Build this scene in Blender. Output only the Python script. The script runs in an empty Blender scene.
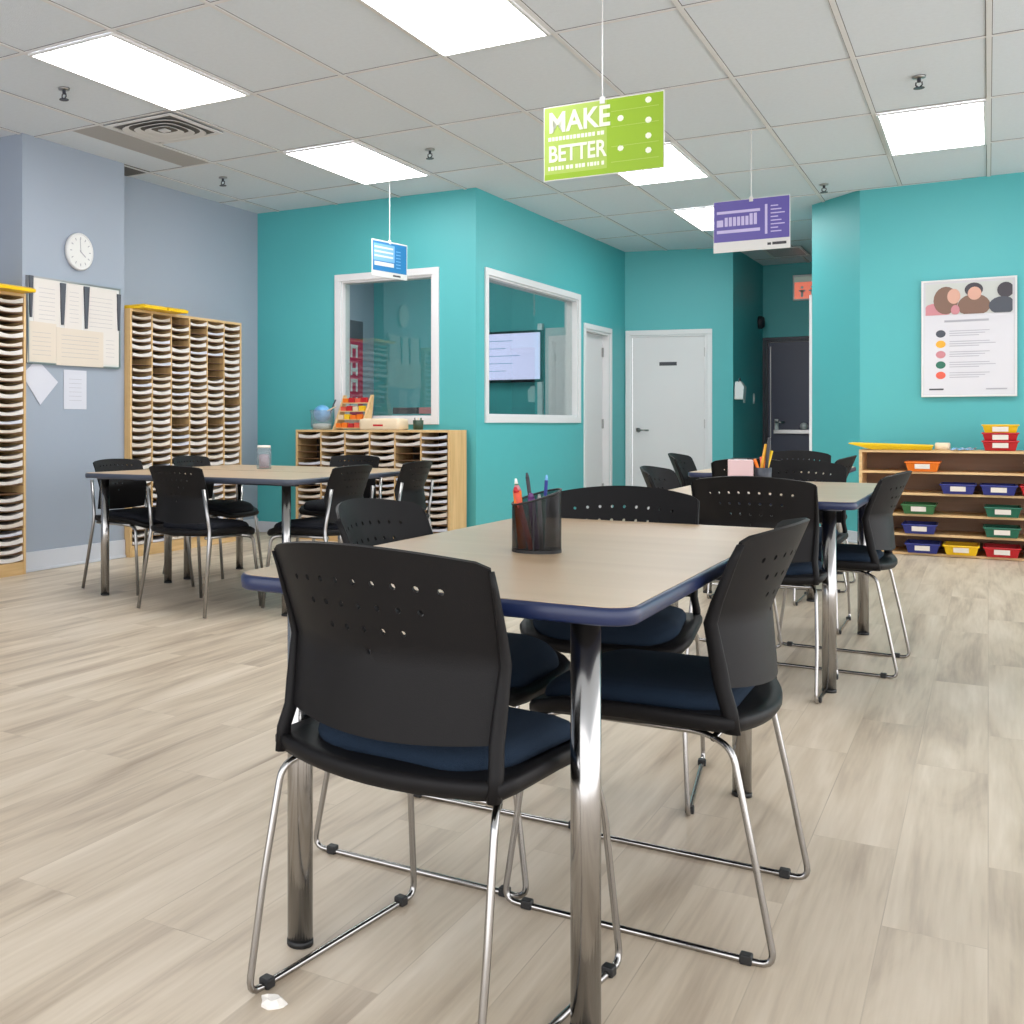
import bpy, bmesh, math, random
from mathutils import Vector, Matrix
random.seed(7)
S = bpy.context.scene
COL = S.collection
# ------------------------------------------------------------------ camera, light, exposure
CEIL = 2.951
cam_d = bpy.data.cameras.new('camera'); cam = bpy.data.objects.new('camera', cam_d); COL.objects.link(cam)
cam.location = (0, 0, 1.0); cam.rotation_euler = (math.pi/2, 0, 0.569)
cam_d.sensor_width = 36; cam_d.lens = 36*1080/1024
cam_d.shift_x = (512-297.5)/1024; cam_d.shift_y = -(512-423.9)/1024
cam_d.clip_start = 0.05; cam_d.clip_end = 100
S.camera = cam
W = bpy.data.worlds.new('daylight'); S.world = W; W.use_nodes = True
W.node_tree.nodes['Background'].inputs[0].default_value = (0.98, 0.98, 1.0, 1)
W.node_tree.nodes['Background'].inputs[1].default_value = 2.2
S.view_settings.view_transform = 'Standard'; S.view_settings.look = 'None'
S.view_settings.exposure = 0.5; S.view_settings.gamma = 1; S.view_settings.use_curve_mapping = False
LIGHT = 10.0

# ------------------------------------------------------------------ materials
def lin(c):
    return tuple(((v/255)/12.92 if v/255 <= .04045 else ((v/255+.055)/1.055)**2.4) for v in c) + (1,)
def mat(name, rgb, rough=.5, metal=0., bump=0., bscale=80, spec=.5, vary=0., vscale=3, emit=0, coat=0):
    m = bpy.data.materials.new(name); m.use_nodes = True
    nt = m.node_tree; b = nt.nodes['Principled BSDF']
    b.inputs['Base Color'].default_value = lin(rgb)
    b.inputs['Roughness'].default_value = rough; b.inputs['Metallic'].default_value = metal
    b.inputs['Specular IOR Level'].default_value = spec
    if coat: b.inputs['Coat Weight'].default_value = coat; b.inputs['Coat Roughness'].default_value = .15
    tc = nt.nodes.new('ShaderNodeTexCoord')
    if emit:
        b.inputs['Emission Color'].default_value = lin(rgb); b.inputs['Emission Strength'].default_value = emit
    if vary:
        n = nt.nodes.new('ShaderNodeTexNoise'); n.inputs['Scale'].default_value = vscale; n.inputs['Detail'].default_value = 4
        nt.links.new(tc.outputs['Object'], n.inputs['Vector'])
        mx = nt.nodes.new('ShaderNodeMix'); mx.data_type = 'RGBA'
        mx.inputs[6].default_value = lin([v*(1-vary) for v in rgb]); mx.inputs[7].default_value = lin([min(255, v*(1+vary)) for v in rgb])
        nt.links.new(n.outputs['Fac'], mx.inputs[0]); nt.links.new(mx.outputs[2], b.inputs['Base Color'])
    if bump:
        n = nt.nodes.new('ShaderNodeTexNoise'); n.inputs['Scale'].default_value = bscale; n.inputs['Detail'].default_value = 3
        nt.links.new(tc.outputs['Object'], n.inputs['Vector'])
        bp = nt.nodes.new('ShaderNodeBump'); bp.inputs['Strength'].default_value = bump; bp.inputs['Distance'].default_value = .01
        nt.links.new(n.outputs['Fac'], bp.inputs['Height']); nt.links.new(bp.outputs[0], b.inputs['Normal'])
    return m
def wood(name, a, bcol, axis=2, rough=.45, sc=6):
    m = bpy.data.materials.new(name); m.use_nodes = True; nt = m.node_tree; b = nt.nodes['Principled BSDF']
    tc = nt.nodes.new('ShaderNodeTexCoord'); mp = nt.nodes.new('ShaderNodeMapping')
    s = [sc*6]*3; s[axis] = sc*.5; mp.inputs['Scale'].default_value = s
    n = nt.nodes.new('ShaderNodeTexNoise'); n.inputs['Scale'].default_value = 1; n.inputs['Detail'].default_value = 6; n.inputs['Distortion'].default_value = .6
    r = nt.nodes.new('ShaderNodeValToRGB'); r.color_ramp.elements[0].position = .3; r.color_ramp.elements[1].position = .7
    r.color_ramp.elements[0].color = lin(a); r.color_ramp.elements[1].color = lin(bcol)
    nt.links.new(tc.outputs['Object'], mp.inputs[0]); nt.links.new(mp.outputs[0], n.inputs['Vector'])
    nt.links.new(n.outputs['Fac'], r.inputs[0]); nt.links.new(r.outputs[0], b.inputs['Base Color'])
    b.inputs['Roughness'].default_value = rough
    return m
def floor_mat():
    m = bpy.data.materials.new('vinyl_plank_floor'); m.use_nodes = True; nt = m.node_tree; b = nt.nodes['Principled BSDF']
    L = nt.links.new; N = nt.nodes.new
    tc = N('ShaderNodeTexCoord')
    rot = N('ShaderNodeMapping'); rot.inputs['Rotation'].default_value = (0, 0, math.pi/2)
    L(tc.outputs['Object'], rot.inputs[0])
    br = N('ShaderNodeTexBrick'); br.offset = .37; br.inputs['Scale'].default_value = 1
    br.inputs['Brick Width'].default_value = 1.22; br.inputs['Row Height'].default_value = .18
    br.inputs['Mortar Size'].default_value = .0012; br.inputs['Mortar Smooth'].default_value = .3; br.inputs['Bias'].default_value = 0
    br.inputs['Color1'].default_value = (0, 0, 0, 1); br.inputs['Color2'].default_value = (1, 1, 1, 1); br.inputs['Mortar'].default_value = (.5, .5, .5, 1)
    L(rot.outputs[0], br.inputs['Vector'])
    # per-plank offset of the grain
    add = N('ShaderNodeVectorMath'); add.operation = 'MULTIPLY_ADD'
    L(br.outputs['Color'], add.inputs[0]); add.inputs[1].default_value = (7, 3, 5); L(tc.outputs['Object'], add.inputs[2])
    g1m = N('ShaderNodeMapping'); g1m.inputs['Scale'].default_value = (9, .9, 1); L(add.outputs[0], g1m.inputs[0])
    g1 = N('ShaderNodeTexNoise'); g1.inputs['Scale'].default_value = 1; g1.inputs['Detail'].default_value = 7; g1.inputs['Distortion'].default_value = .8
    L(g1m.outputs[0], g1.inputs['Vector'])
    g2m = N('ShaderNodeMapping'); g2m.inputs['Scale'].default_value = (90, 4, 1); L(add.outputs[0], g2m.inputs[0])
    g2 = N('ShaderNodeTexNoise'); g2.inputs['Scale'].default_value = 1; g2.inputs['Detail'].default_value = 4; L(g2m.outputs[0], g2.inputs['Vector'])
    g3m = N('ShaderNodeMapping'); g3m.inputs['Scale'].default_value = (3.0, .8, 1); L(tc.outputs['Object'], g3m.inputs[0])
    g3 = N('ShaderNodeTexNoise'); g3.inputs['Scale'].default_value = 1; g3.inputs['Detail'].default_value = 5; L(g3m.outputs[0], g3.inputs['Vector'])
    def mad(x, k, y=None, c=0):
        n = N('ShaderNodeMath'); n.operation = 'MULTIPLY_ADD'; L(x, n.inputs[0]); n.inputs[1].default_value = k
        if y is None: n.inputs[2].default_value = c
        else: L(y, n.inputs[2])
        return n.outputs[0]
    v = mad(g1.outputs['Fac'], .62, None, -.02); v = mad(g2.outputs['Fac'], .18, v); v = mad(g3.outputs['Fac'], .22, v)
    sep = N('ShaderNodeSeparateColor'); L(br.outputs['Color'], sep.inputs[0]); v = mad(sep.outputs[0], .03, v)
    r = N('ShaderNodeValToRGB'); e = r.color_ramp.elements
    e[0].position = .33; e[0].color = lin(FLOOR_DARK); e[1].position = .68; e[1].color = lin(FLOOR_LIGHT)
    mid = r.color_ramp.elements.new(.5); mid.color = lin(FLOOR_MID)
    L(v, r.inputs[0])
    mx = N('ShaderNodeMix'); mx.data_type = 'RGBA'; mx.blend_type = 'MULTIPLY'
    L(r.outputs[0], mx.inputs[6]); mx.inputs[7].default_value = (.86, .85, .84, 1); L(br.outputs['Fac'], mx.inputs[0])
    L(mx.outputs[2], b.inputs['Base Color'])
    b.inputs['Roughness'].default_value = .42; b.inputs['Specular IOR Level'].default_value = .4
    bp = N('ShaderNodeBump'); bp.inputs['Strength'].default_value = .08; bp.inputs['Distance'].default_value = .004
    L(g2.outputs['Fac'], bp.inputs['Height']); L(bp.outputs[0], b.inputs['Normal'])
    return m
FLOOR_DARK, FLOOR_MID, FLOOR_LIGHT = (158, 140, 121), (201, 185, 163), (222, 208, 189)
def glass_mat():
    m = bpy.data.materials.new('window_glass'); m.use_nodes = True; nt = m.node_tree
    nt.nodes.remove(nt.nodes['Principled BSDF']); out = nt.nodes['Material Output']
    t = nt.nodes.new('ShaderNodeBsdfTransparent'); t.inputs[0].default_value = (.86, .90, .89, 1)
    g = nt.nodes.new('ShaderNodeBsdfGlossy'); g.inputs['Roughness'].default_value = .01
    lw = nt.nodes.new('ShaderNodeLayerWeight'); lw.inputs[0].default_value = .5
    pw_ = nt.nodes.new('ShaderNodeMath'); pw_.operation = 'POWER'; pw_.inputs[1].default_value = 4; nt.links.new(lw.outputs['Facing'], pw_.inputs[0])
    f = nt.nodes.new('ShaderNodeMath'); f.operation = 'MULTIPLY_ADD'; f.inputs[1].default_value = .9; f.inputs[2].default_value = .07; nt.links.new(pw_.outputs[0], f.inputs[0])
    mx = nt.nodes.new('ShaderNodeMixShader')
    nt.links.new(f.outputs[0], mx.inputs[0]); nt.links.new(t.outputs[0], mx.inputs[1]); nt.links.new(g.outputs[0], mx.inputs[2])
    nt.links.new(mx.outputs[0], out.inputs['Surface'])
    return m
def clear_mat(name, tint):
    m = bpy.data.materials.new(name); m.use_nodes = True; nt = m.node_tree
    nt.nodes.remove(nt.nodes['Principled BSDF']); out = nt.nodes['Material Output']
    t = nt.nodes.new('ShaderNodeBsdfTransparent'); t.inputs[0].default_value = lin(tint)
    g = nt.nodes.new('ShaderNodeBsdfPrincipled'); g.inputs['Base Color'].default_value = (.85, .88, .9, 1); g.inputs['Roughness'].default_value = .1
    mx = nt.nodes.new('ShaderNodeMixShader'); mx.inputs[0].default_value = .16
    nt.links.new(t.outputs[0], mx.inputs[1]); nt.links.new(g.outputs[0], mx.inputs[2]); nt.links.new(mx.outputs[0], out.inputs['Surface'])
    return m
M = dict(
    floor=floor_mat(), glass=glass_mat(),
    teal=mat('teal_paint', (80, 174, 178), .5, bump=.05, bscale=150, vary=.015, vscale=1.5),
    grey=mat('blue_grey_paint', (152, 162, 176), .55, bump=.05, bscale=150, vary=.015, vscale=1.5),
    tile=mat('ceiling_tile', (211, 219, 227), .9, bump=.25, bscale=160, vary=.02, vscale=40),
    tile_grey=mat('grey_ceiling_tile', (168, 166, 164), .9, bump=.2, bscale=160),
    tee=mat('ceiling_tee', (214, 214, 215), .6), gap=mat('ceiling_gap', (100, 98, 96), .9),
    white=mat('white_trim_paint', (220, 219, 221), .4), door=mat('white_door_paint', (216, 213, 215), .42, vary=.01),
    darkdoor=mat('charcoal_door_paint', (58, 60, 84), .4), steel_dark=mat('dark_steel', (50, 52, 60), .4, .3),
    base=mat('baseboard_vinyl', (198, 202, 210), .5),
    lamp=mat('light_diffuser', (255, 255, 255), .5, emit=LIGHT), white_metal=mat('white_metal', (214, 214, 214), .4),
    chrome=mat('chrome', (168, 166, 164), .17, 1.0), chrome_dull=mat('satin_steel', (165, 164, 163), .28, 1.0),
    black=mat('black_plastic', (22, 21, 22), .5, bump=.06, bscale=500, spec=.16),
    blackg=mat('black_glide', (25, 25, 26), .5),
    navy=mat('navy_upholstery', (26, 41, 58), .9, bump=.5, bscale=600, vary=.12, vscale=300, spec=.25),
    blackf=mat('black_upholstery', (22, 24, 32), .8, bump=.4, bscale=600, spec=.25),
    lam=wood('maple_laminate', (180, 153, 122), (192, 167, 137), 0, .33, 1.4),
    edge_blue=mat('navy_vinyl_edge', (26, 38, 74), .35), edge_grey=mat('slate_vinyl_edge', (66, 72, 86), .35),
    oak=wood('birch_ply', (196, 160, 108), (218, 184, 132), 2, .5, 4), oakx=wood('birch_ply_shelf', (192, 156, 104), (222, 190, 140), 0, .5, 4),
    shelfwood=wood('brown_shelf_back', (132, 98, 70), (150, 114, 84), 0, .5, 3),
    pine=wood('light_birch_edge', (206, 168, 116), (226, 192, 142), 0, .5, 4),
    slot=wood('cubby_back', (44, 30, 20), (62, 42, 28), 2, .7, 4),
    paper=mat('white_paper', (214, 209, 204), .8), paper_b=mat('cream_paper', (212, 201, 187), .8), paper_c=mat('cool_paper', (204, 206, 216), .8),
    yellow=mat('yellow_plastic', (236, 192, 20), .35), red=mat('red_plastic', (186, 26, 36), .35), orange=mat('orange_plastic', (236, 120, 26), .35),
    blue=mat('blue_plastic', (42, 52, 130), .35), green=mat('green_plastic', (56, 112, 66), .35), teal_p=mat('green_bin_plastic', (30, 104, 82), .35),
    label=mat('white_label', (232, 226, 218), .6), ink=mat('dark_ink', (60, 60, 66), .6), ink_grey=mat('grey_ink', (160, 160, 168), .6),
    lime=mat('lime_print', (138, 172, 34), .35), lime2=mat('pale_lime_print', (160, 184, 84), .35), limew=mat('lime_lettering', (222, 228, 206), .4),
    purple=mat('purple_print', (88, 76, 160), .35), lav=mat('lavender_print', (196, 186, 226), .4),
    skyblue=mat('blue_print', (36, 120, 180), .35), skyblue2=mat('pale_blue_print', (120, 176, 226), .35), board_white=mat('sign_board', (216, 216, 214), .35),
    magenta=mat('crimson_print', (196, 30, 82), .4),
    screen=mat('lit_screen', (206, 204, 240), .3, emit=.75), bezel=mat('black_bezel', (18, 18, 20), .3),
    skin=mat('printed_skin', (206, 158, 140), .5), hair=mat('printed_brown_hair', (122, 92, 78), .5), hair2=mat('printed_dark_hair', (60, 54, 62), .5), photo_bg=mat('printed_photo_background', (190, 192, 188), .5), pinkp=mat('printed_pink', (196, 130, 138), .5),
    mesh=None, clear=clear_mat('clear_plastic', (225, 235, 240)),
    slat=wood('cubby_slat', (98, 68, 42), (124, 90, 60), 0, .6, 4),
    beige=mat('beige_case', (226, 206, 176), .5), exit_red=mat('exit_red', (222, 92, 70), .4), exit_lit=mat('exit_lit_panel', (232, 120, 96), .4, emit=.5), exit_top=mat('exit_lit_header', (150, 160, 150), .4, emit=.3), exit_green=mat('exit_green_grey', (110, 128, 118), .4),
    charcoal=mat('charcoal_panel', (70, 74, 84), .5), pencil_y=mat('pencil_yellow', (232, 170, 50), .4), pinkbox=mat('pale_pink_card', (226, 196, 198), .6),
    globe=mat('globe_blue', (92, 150, 214), .4, vary=.35, vscale=18), scrap=mat('scrap_paper', (236, 230, 222), .8),
    violet=mat('violet_plastic', (104, 56, 116), .4), rim=mat('grey_edge_plastic', (150, 150, 152), .3),
)
def mesh_mat():
    m = bpy.data.materials.new('black_wire_mesh'); m.use_nodes = True; nt = m.node_tree; L = nt.links.new
    b = nt.nodes['Principled BSDF']; b.inputs['Base Color'].default_value = lin((26, 24, 26)); b.inputs['Roughness'].default_value = .35; b.inputs['Metallic'].default_value = .4
    out = nt.nodes['Material Output']; t = nt.nodes.new('ShaderNodeBsdfTransparent')
    mx = nt.nodes.new('ShaderNodeMixShader'); mx.inputs[0].default_value = .5
    L(t.outputs[0], mx.inputs[1]); L(b.outputs[0], mx.inputs[2]); L(mx.outputs[0], out.inputs['Surface'])
    return m
M['mesh'] = mesh_mat()

# ------------------------------------------------------------------ geometry helpers
class MB:
    def __init__(s): s.v = []; s.f = []
    def add(s, vs, fs, mtx=None):
        o = len(s.v)
        for p in vs:
            p = Vector(p); s.v.append(tuple(mtx @ p if mtx else p))
        for f in fs: s.f.append(tuple(o+i for i in f))
        return s
    def box(s, x0, x1, y0, y1, z0, z1, mtx=None):
        x0, x1 = min(x0, x1), max(x0, x1); y0, y1 = min(y0, y1), max(y0, y1); z0, z1 = min(z0, z1), max(z0, z1)
        return s.add([(x0,y0,z0),(x1,y0,z0),(x1,y1,z0),(x0,y1,z0),(x0,y0,z1),(x1,y0,z1),(x1,y1,z1),(x0,y1,z1)],
              [(0,3,2,1),(4,5,6,7),(0,1,5,4),(1,2,6,5),(2,3,7,6),(3,0,4,7)], mtx)
    def prism(s, pts, z0, z1, mtx=None):
        n = len(pts)
        return s.add([(x,y,z0) for x,y in pts]+[(x,y,z1) for x,y in pts],
              [tuple(range(n))[::-1], tuple(range(n,2*n))]+[(i,(i+1)%n,n+(i+1)%n,n+i) for i in range(n)], mtx)
    def loft(s, rings, mtx=None, caps=True):
        n = len(rings[0]); vs = [p for r in rings for p in r]; fs = []
        for k in range(len(rings)-1):
            for i in range(n): fs.append((k*n+i, k*n+(i+1)%n, (k+1)*n+(i+1)%n, (k+1)*n+i))
        if caps: fs.append(tuple(range(n))[::-1]); fs.append(tuple((len(rings)-1)*n+i for i in range(n)))
        return s.add(vs, fs, mtx)
    def tube(s, path, r, n=8, mtx=None):
        P = [Vector(p) for p in path]; rings = []
        t0 = (P[1]-P[0]).normalized(); up = Vector((0,0,1)) if abs(t0.z) < .9 else Vector((1,0,0))
        nrm = t0.cross(up).normalized()
        for i, p in enumerate(P):
            t = (P[min(i+1,len(P)-1)]-P[max(i-1,0)]).normalized()
            nrm = (nrm - t*nrm.dot(t)).normalized(); b = t.cross(nrm)
            rr = r[i] if isinstance(r, (list, tuple)) else r
            rings.append([tuple(p+nrm*math.cos(a)*rr+b*math.sin(a)*rr) for a in [2*math.pi*k/n for k in range(n)]])
        return s.loft(rings, mtx)
    def lathe(s, prof, n=20, c=(0,0,0), mtx=None):
        rings = [[(c[0]+r*math.cos(2*math.pi*k/n), c[1]+r*math.sin(2*math.pi*k/n), c[2]+z) for k in range(n)] for r, z in prof]
        return s.loft(rings, mtx)
    def build(s, name, m, parent=None, smooth=False, bevel=0, seg=2, solid=0):
        me = bpy.data.meshes.new(name); me.from_pydata(s.v, [], s.f); me.validate(); me.update()
        bm = bmesh.new(); bm.from_mesh(me); bmesh.ops.recalc_face_normals(bm, faces=bm.faces); bm.to_mesh(me); bm.free()
        me.materials.append(m)
        if smooth: me.shade_smooth()
        o = bpy.data.objects.new(name, me); COL.objects.link(o)
        if parent: o.parent = parent
        if solid:
            md = o.modifiers.new('s', 'SOLIDIFY'); md.thickness = solid; md.offset = 0
            md = o.modifiers.new('e', 'EDGE_SPLIT'); md.split_angle = math.radians(35)
        if bevel:
            md = o.modifiers.new('b', 'BEVEL'); md.width = bevel; md.segments = seg; md.limit_method = 'ANGLE'; md.angle_limit = math.radians(40)
            me.shade_smooth(); md.harden_normals = True
        return o
def tag(o, label=None, cat=None, group=None, kind=None):
    if label: o['label'] = label
    if cat: o['category'] = cat
    if group: o['group'] = group
    if kind: o['kind'] = kind
    return o
def empty(name, loc, rz=0, label=None, cat=None, group=None):
    o = bpy.data.objects.new(name, None); COL.objects.link(o); o.location = loc; o.rotation_euler = (0, 0, rz)
    o.empty_display_size = .1
    return tag(o, label, cat, group)
def copy_tree(o, parent=None):
    c = o.copy(); COL.objects.link(c)
    if parent: c.parent = parent
    for ch in [x for x in bpy.data.objects if x.parent == o]: copy_tree(ch, c)
    return c
def fillet(pts, rad, n=5):
    P = [Vector(p) for p in pts]; out = [P[0]]
    for i in range(1, len(P)-1):
        a, b, c = P[i-1], P[i], P[i+1]
        d1 = (a-b); d2 = (c-b); r = min(rad, d1.length*.45, d2.length*.45)
        p1 = b+d1.normalized()*r; p2 = b+d2.normalized()*r
        for k in range(n+1):
            t = k/n; out.append(p1*(1-t)**2+b*2*t*(1-t)+p2*t*t)
    out.append(P[-1]); return out
def rrect(x0, x1, y0, y1, r, n=6):
    out = []
    for cx_, cy_, a0 in ((x1-r,y1-r,0),(x0+r,y1-r,90),(x0+r,y0+r,180),(x1-r,y0+r,270)):
        for k in range(n+1):
            a = math.radians(a0+90*k/n); out.append((cx_+r*math.cos(a), cy_+r*math.sin(a)))
    return out
def text(body, size, m, parent, loc, xs=1.0, name='lettering', bold=.0, depth=.0008, rx=math.pi/2, align='LEFT'):
    cu = bpy.data.curves.new(name, 'FONT'); cu.body = body; cu.size = size; cu.extrude = depth; cu.offset = bold; cu.align_x = align
    t = bpy.data.objects.new('tmp', cu); COL.objects.link(t)
    dg = bpy.context.evaluated_depsgraph_get(); me = bpy.data.meshes.new_from_object(t.evaluated_get(dg))
    bpy.data.objects.remove(t); me.materials.clear(); me.materials.append(m)
    for v in me.vertices: v.co.x *= xs
    o = bpy.data.objects.new(name, me); COL.objects.link(o); o.parent = parent; o.location = loc; o.rotation_euler = (rx, 0, 0)
    return o
def struct(o): o['kind'] = 'structure'; return o

# ------------------------------------------------------------------ shell
def wall(name, p0, p1, th, m, openings=(), z1=CEIL+.05):
    """th>0: thickness to the left of p0->p1, th<0 to the right"""
    a = Vector(p0); b = Vector(p1); L = (b-a).length; ang = math.atan2(b.y-a.y, b.x-a.x)
    mtx = Matrix.Translation((a.x, a.y, 0)) @ Matrix.Rotation(ang, 4, 'Z')
    mb = MB(); s = 0
    for (s0, s1, zz0, zz1) in sorted(openings):
        mb.box(s, s0, 0, th, 0, z1, mtx)
        if zz0 > 0: mb.box(s0, s1, 0, th, 0, zz0, mtx)
        mb.box(s0, s1, 0, th, zz1, z1, mtx); s = s1
    mb.box(s, L, 0, th, 0, z1, mtx)
    struct(mb.build(name, m)); return mtx, L
struct(MB().box(-7, 4, -2.2, 15.2, -.1, 0).build('floor', M['floor']))
P1, P2, P3, P4 = (-5.712, 8.241), (-3.561, 8.303), (-3.473, 12.329), (-2.371, 12.622)
wall('wall_left', (-5.71, -2.2), (-5.71, 8.25), .15, M['grey'])
struct(MB().box(-5.70, -5.455, 5.105, 6.12, 0, CEIL+.04).build('wall_pier', M['grey']))
WT = .13
WIN1 = (.885, 1.765, 1.055, 2.26)        # opening in the front office wall
mw1, _ = wall('wall_office_front', P1, P2, WT, M['teal'], [WIN1])
WIN2 = (.225, 2.45, 1.07, 2.255); DR1 = (2.68, 3.47, 0, 1.985)
mw2, _ = wall('wall_office_side', P2, P3, WT, M['teal'], [WIN2, DR1])
DR2 = (.06, .87, 0, 2.0)
mw3, _ = wall('wall_back', P3, P4, WT, M['teal'], [DR2])
wall('wall_hall_left', P4, (-2.34, 14.3), .12, M['teal'])
DR3 = (.035, 1.06, 0, 2.02)
mw4, _ = wall('wall_hall_end', (-2.34, 14.3), (-.8, 14.3), .12, M['teal'], [DR3])
wall('wall_hall_right', (-1.323, 10.58), (-1.323, 14.3), -.12, M['teal'])
wall('wall_corner', (-1.323, 10.58), (-.901, 10.11), .12, M['teal'])
wall('wall_right', (-.901, 10.11), (3.6, 9.98), .12, M['teal'])
wall('wall_office_left', (-5.96, 8.26), (-5.96, 10.95), .1, M['grey'])
wall('wall_office_back', (-6.0, 10.95), (-3.62, 10.95), .1, M['teal'])
struct(MB().box(-7, 4, -2.2, 15.2, CEIL, CEIL+.08).build('ceiling', M['tile']))
# grid
U0, V0, A, B = -4.264, 4.005, .6096, 1.2192
gu = lambda i: U0+A*i
gv = lambda j: V0+B*j
g = MB()
for i in range(-3, 13): g.box(gu(i)-.012, gu(i)+.012, -2.2, 14.3, CEIL-.006, CEIL+.01)
for j in range(-5, 9): g.box(-6.1, 3.5, gv(j)-.012, gv(j)+.012, CEIL-.0055, CEIL+.01)
struct(g.build('trim_1', M['tee']))
# shadow gap lines along the tees
g = MB()
for i in range(-3, 13):
    for s in (-1, 1): g.box(gu(i)+s*.0135-.0016, gu(i)+s*.0135+.0016, -2.2, 14.3, CEIL-.002, CEIL+.01)
for j in range(-5, 9):
    for s in (-1, 1): g.box(-6.1, 3.5, gv(j)+s*.0135-.0016, gv(j)+s*.0135+.0016, CEIL-.002, CEIL+.01)
struct(g.build('trim_2', M['gap']))
struct(MB().box(gu(-1.42), gu(-1)-.02, gv(1)+.02, gv(2)-.02, CEIL-.004, CEIL+.002).build('trim_3', M['tile_grey']))
struct(MB().box(-5.705, -5.46, 6.13, 6.42, CEIL-.004, CEIL+.002).build('trim_4', M['gap']))
# baseboards
def base(name, p0, p1, side, h=.125):
    a = Vector(p0); b = Vector(p1); ang = math.atan2(b.y-a.y, b.x-a.x)
    mtx = Matrix.Translation((a.x, a.y, 0)) @ Matrix.Rotation(ang, 4, 'Z')
    mb = MB().box(0, (b-a).length, 0, side*.012, 0.001, h, mtx).box(0, (b-a).length, 0, side*.02, 0.001, .02, mtx)
    struct(mb.build(name, M['base'], bevel=.003))
base('baseboard_left', (-5.708, 6.125), (-5.708, 8.235), -1)
base('baseboard_pier', (-5.455, 5.105), (-5.455, 6.12), -1, .135)
base('baseboard_office_front', P1, P2, -1, .1)
base('baseboard_office_side', P2, (P2[0]+(P3[0]-P2[0])*2.6/4.027, P2[1]+2.6), -1, .1)
base('baseboard_corner', (-1.323, 10.58), (-.901, 10.11), -1, .1)
base('baseboard_right', (-.901, 10.11), (3.5, 9.985), -1, .1)
# windows and door frames (in wall coordinates: x along, y into the wall, room at y<0)
def frame_ring(s0, s1, z0, z1, wd, y0, y1, mtx, sill=True):
    mb = MB()
    mb.box(s0-wd, s1+wd, y0, y1, z1, z1+wd, mtx)
    mb.box(s0-wd, s0, y0, y1, z0 if not sill else z0-wd, z1, mtx); mb.box(s1, s1+wd, y0, y1, z0 if not sill else z0-wd, z1, mtx)
    if sill: mb.box(s0, s1, y0, y1, z0-wd, z0, mtx)
    return mb
def window(name, op, mtx, wd=.06):
    s0, s1, z0, z1 = op
    w = empty(name, (0,0,0)); w['kind'] = 'structure'
    fr = frame_ring(s0, s1, z0, z1, wd, -.018, 0, mtx).build('window_frame', M['white'], w, bevel=.003)
    j = frame_ring(s0+.016, s1-.016, z0+.016, z1-.016, .016, 0, WT, mtx).build('window_jamb', M['white'], w)
    MB().box(s0+.016, s1-.016, .05, .056, z0+.016, z1-.016, mtx).build('window_pane', M['glass'], w)
    return w
window('window_1', WIN1, mw1); window('window_2', WIN2, mw2)
def lever(parent, s, z, mtx, y, dx=-1):
    mb = MB().lathe([(.002,-.004),(.026,-.004),(.026,.006),(.01,.01),(.01,.05),(.002,.05)], 16, mtx=mtx @ Matrix.Translation((s, y, z)) @ Matrix.Rotation(math.pi/2, 4, 'X'))
    mb.tube([(s, y-.045, z), (s-dx*.05, y-.052, z), (s-dx*.11, y-.045, z-.004)], .009, 8, mtx)
    return mb.build('door_handle', M['chrome_dull'], parent, smooth=True)
def door(name, op, mtx, rec=.03, m='door', knob=None, fw=.055, fm='white'):
    s0, s1, z0, z1 = op
    d = empty(name, (0,0,0)); d['kind'] = 'structure'
    frame_ring(s0, s1, 0, z1, fw, -.016, 0, mtx, False).build('door_frame', M[fm], d, bevel=.003)
    frame_ring(s0+.02, s1-.02, 0, z1-.02, .02, 0, WT-.005, mtx, False).build('door_jamb', M[fm], d)
    MB().box(s0+.022, s1-.022, rec, rec+.04, .006, z1-.022, mtx).build('door_leaf', M[m], d, bevel=.002)
    return d
d1 = door('door_1', DR1, mw2, rec=.07)
h = MB()
for z in (.3, 1.0, 1.78): h.box(DR1[1]-.05, DR1[1]-.022, .055, .07, z-.05, z+.05, mw2)
h.build('hinge', M['chrome_dull'], d1)
d2 = door('door_2', DR2, mw3, rec=.012)
lever(d2, DR2[0]+.085, .93, mw3, .01, -1)
MB().box(.37, .555, .006, .012, 1.655, 1.695, mw3).build('door_plate', M['ink'], d2)['label'] = 'small dark name plate on the door'
h = MB()
for z in (.3, 1.0, 1.80): h.box(DR2[1]-.03, DR2[1]-.016, .0, .012, z-.05, z+.05, mw3)
h.build('hinge', M['chrome_dull'], d2)
d3 = door('door_3', DR3, mw4, rec=.03, m='darkdoor', fm='steel_dark', fw=.04)
MB().box(DR3[0]+.09, DR3[1]-.09, -.03, .03, .88, .93, mw4).build('push_bar', M['chrome_dull'], d3, bevel=.005)
MB().box(DR3[0]+.045, DR3[0]+.055, .02, .03, .05, 1.95, mw4).build('door_edge_strip', M['chrome_dull'], d3)
mb = MB().lathe([(.002,0),(.045,0),(.045,.02),(.03,.05),(.002,.052)], 16, mtx=mw4 @ Matrix.Translation((.46, .03, .97)) @ Matrix.Rotation(math.pi/2, 4, 'X'))
mb.build('door_knob', M['white_metal'], d3, smooth=True)
MB().box(.135, .175, .0, .03, .88, 1.06, mw4).build('lock_plate', M['white_metal'], d3, bevel=.004)
MB().tube([(.155, .0, 1.02), (.155, -.05, 1.02), (.19, -.055, 1.02), (.25, -.05, 1.02)], .012, 8, mw4).build('door_handle', M['chrome_dull'], d3, smooth=True)
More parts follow.
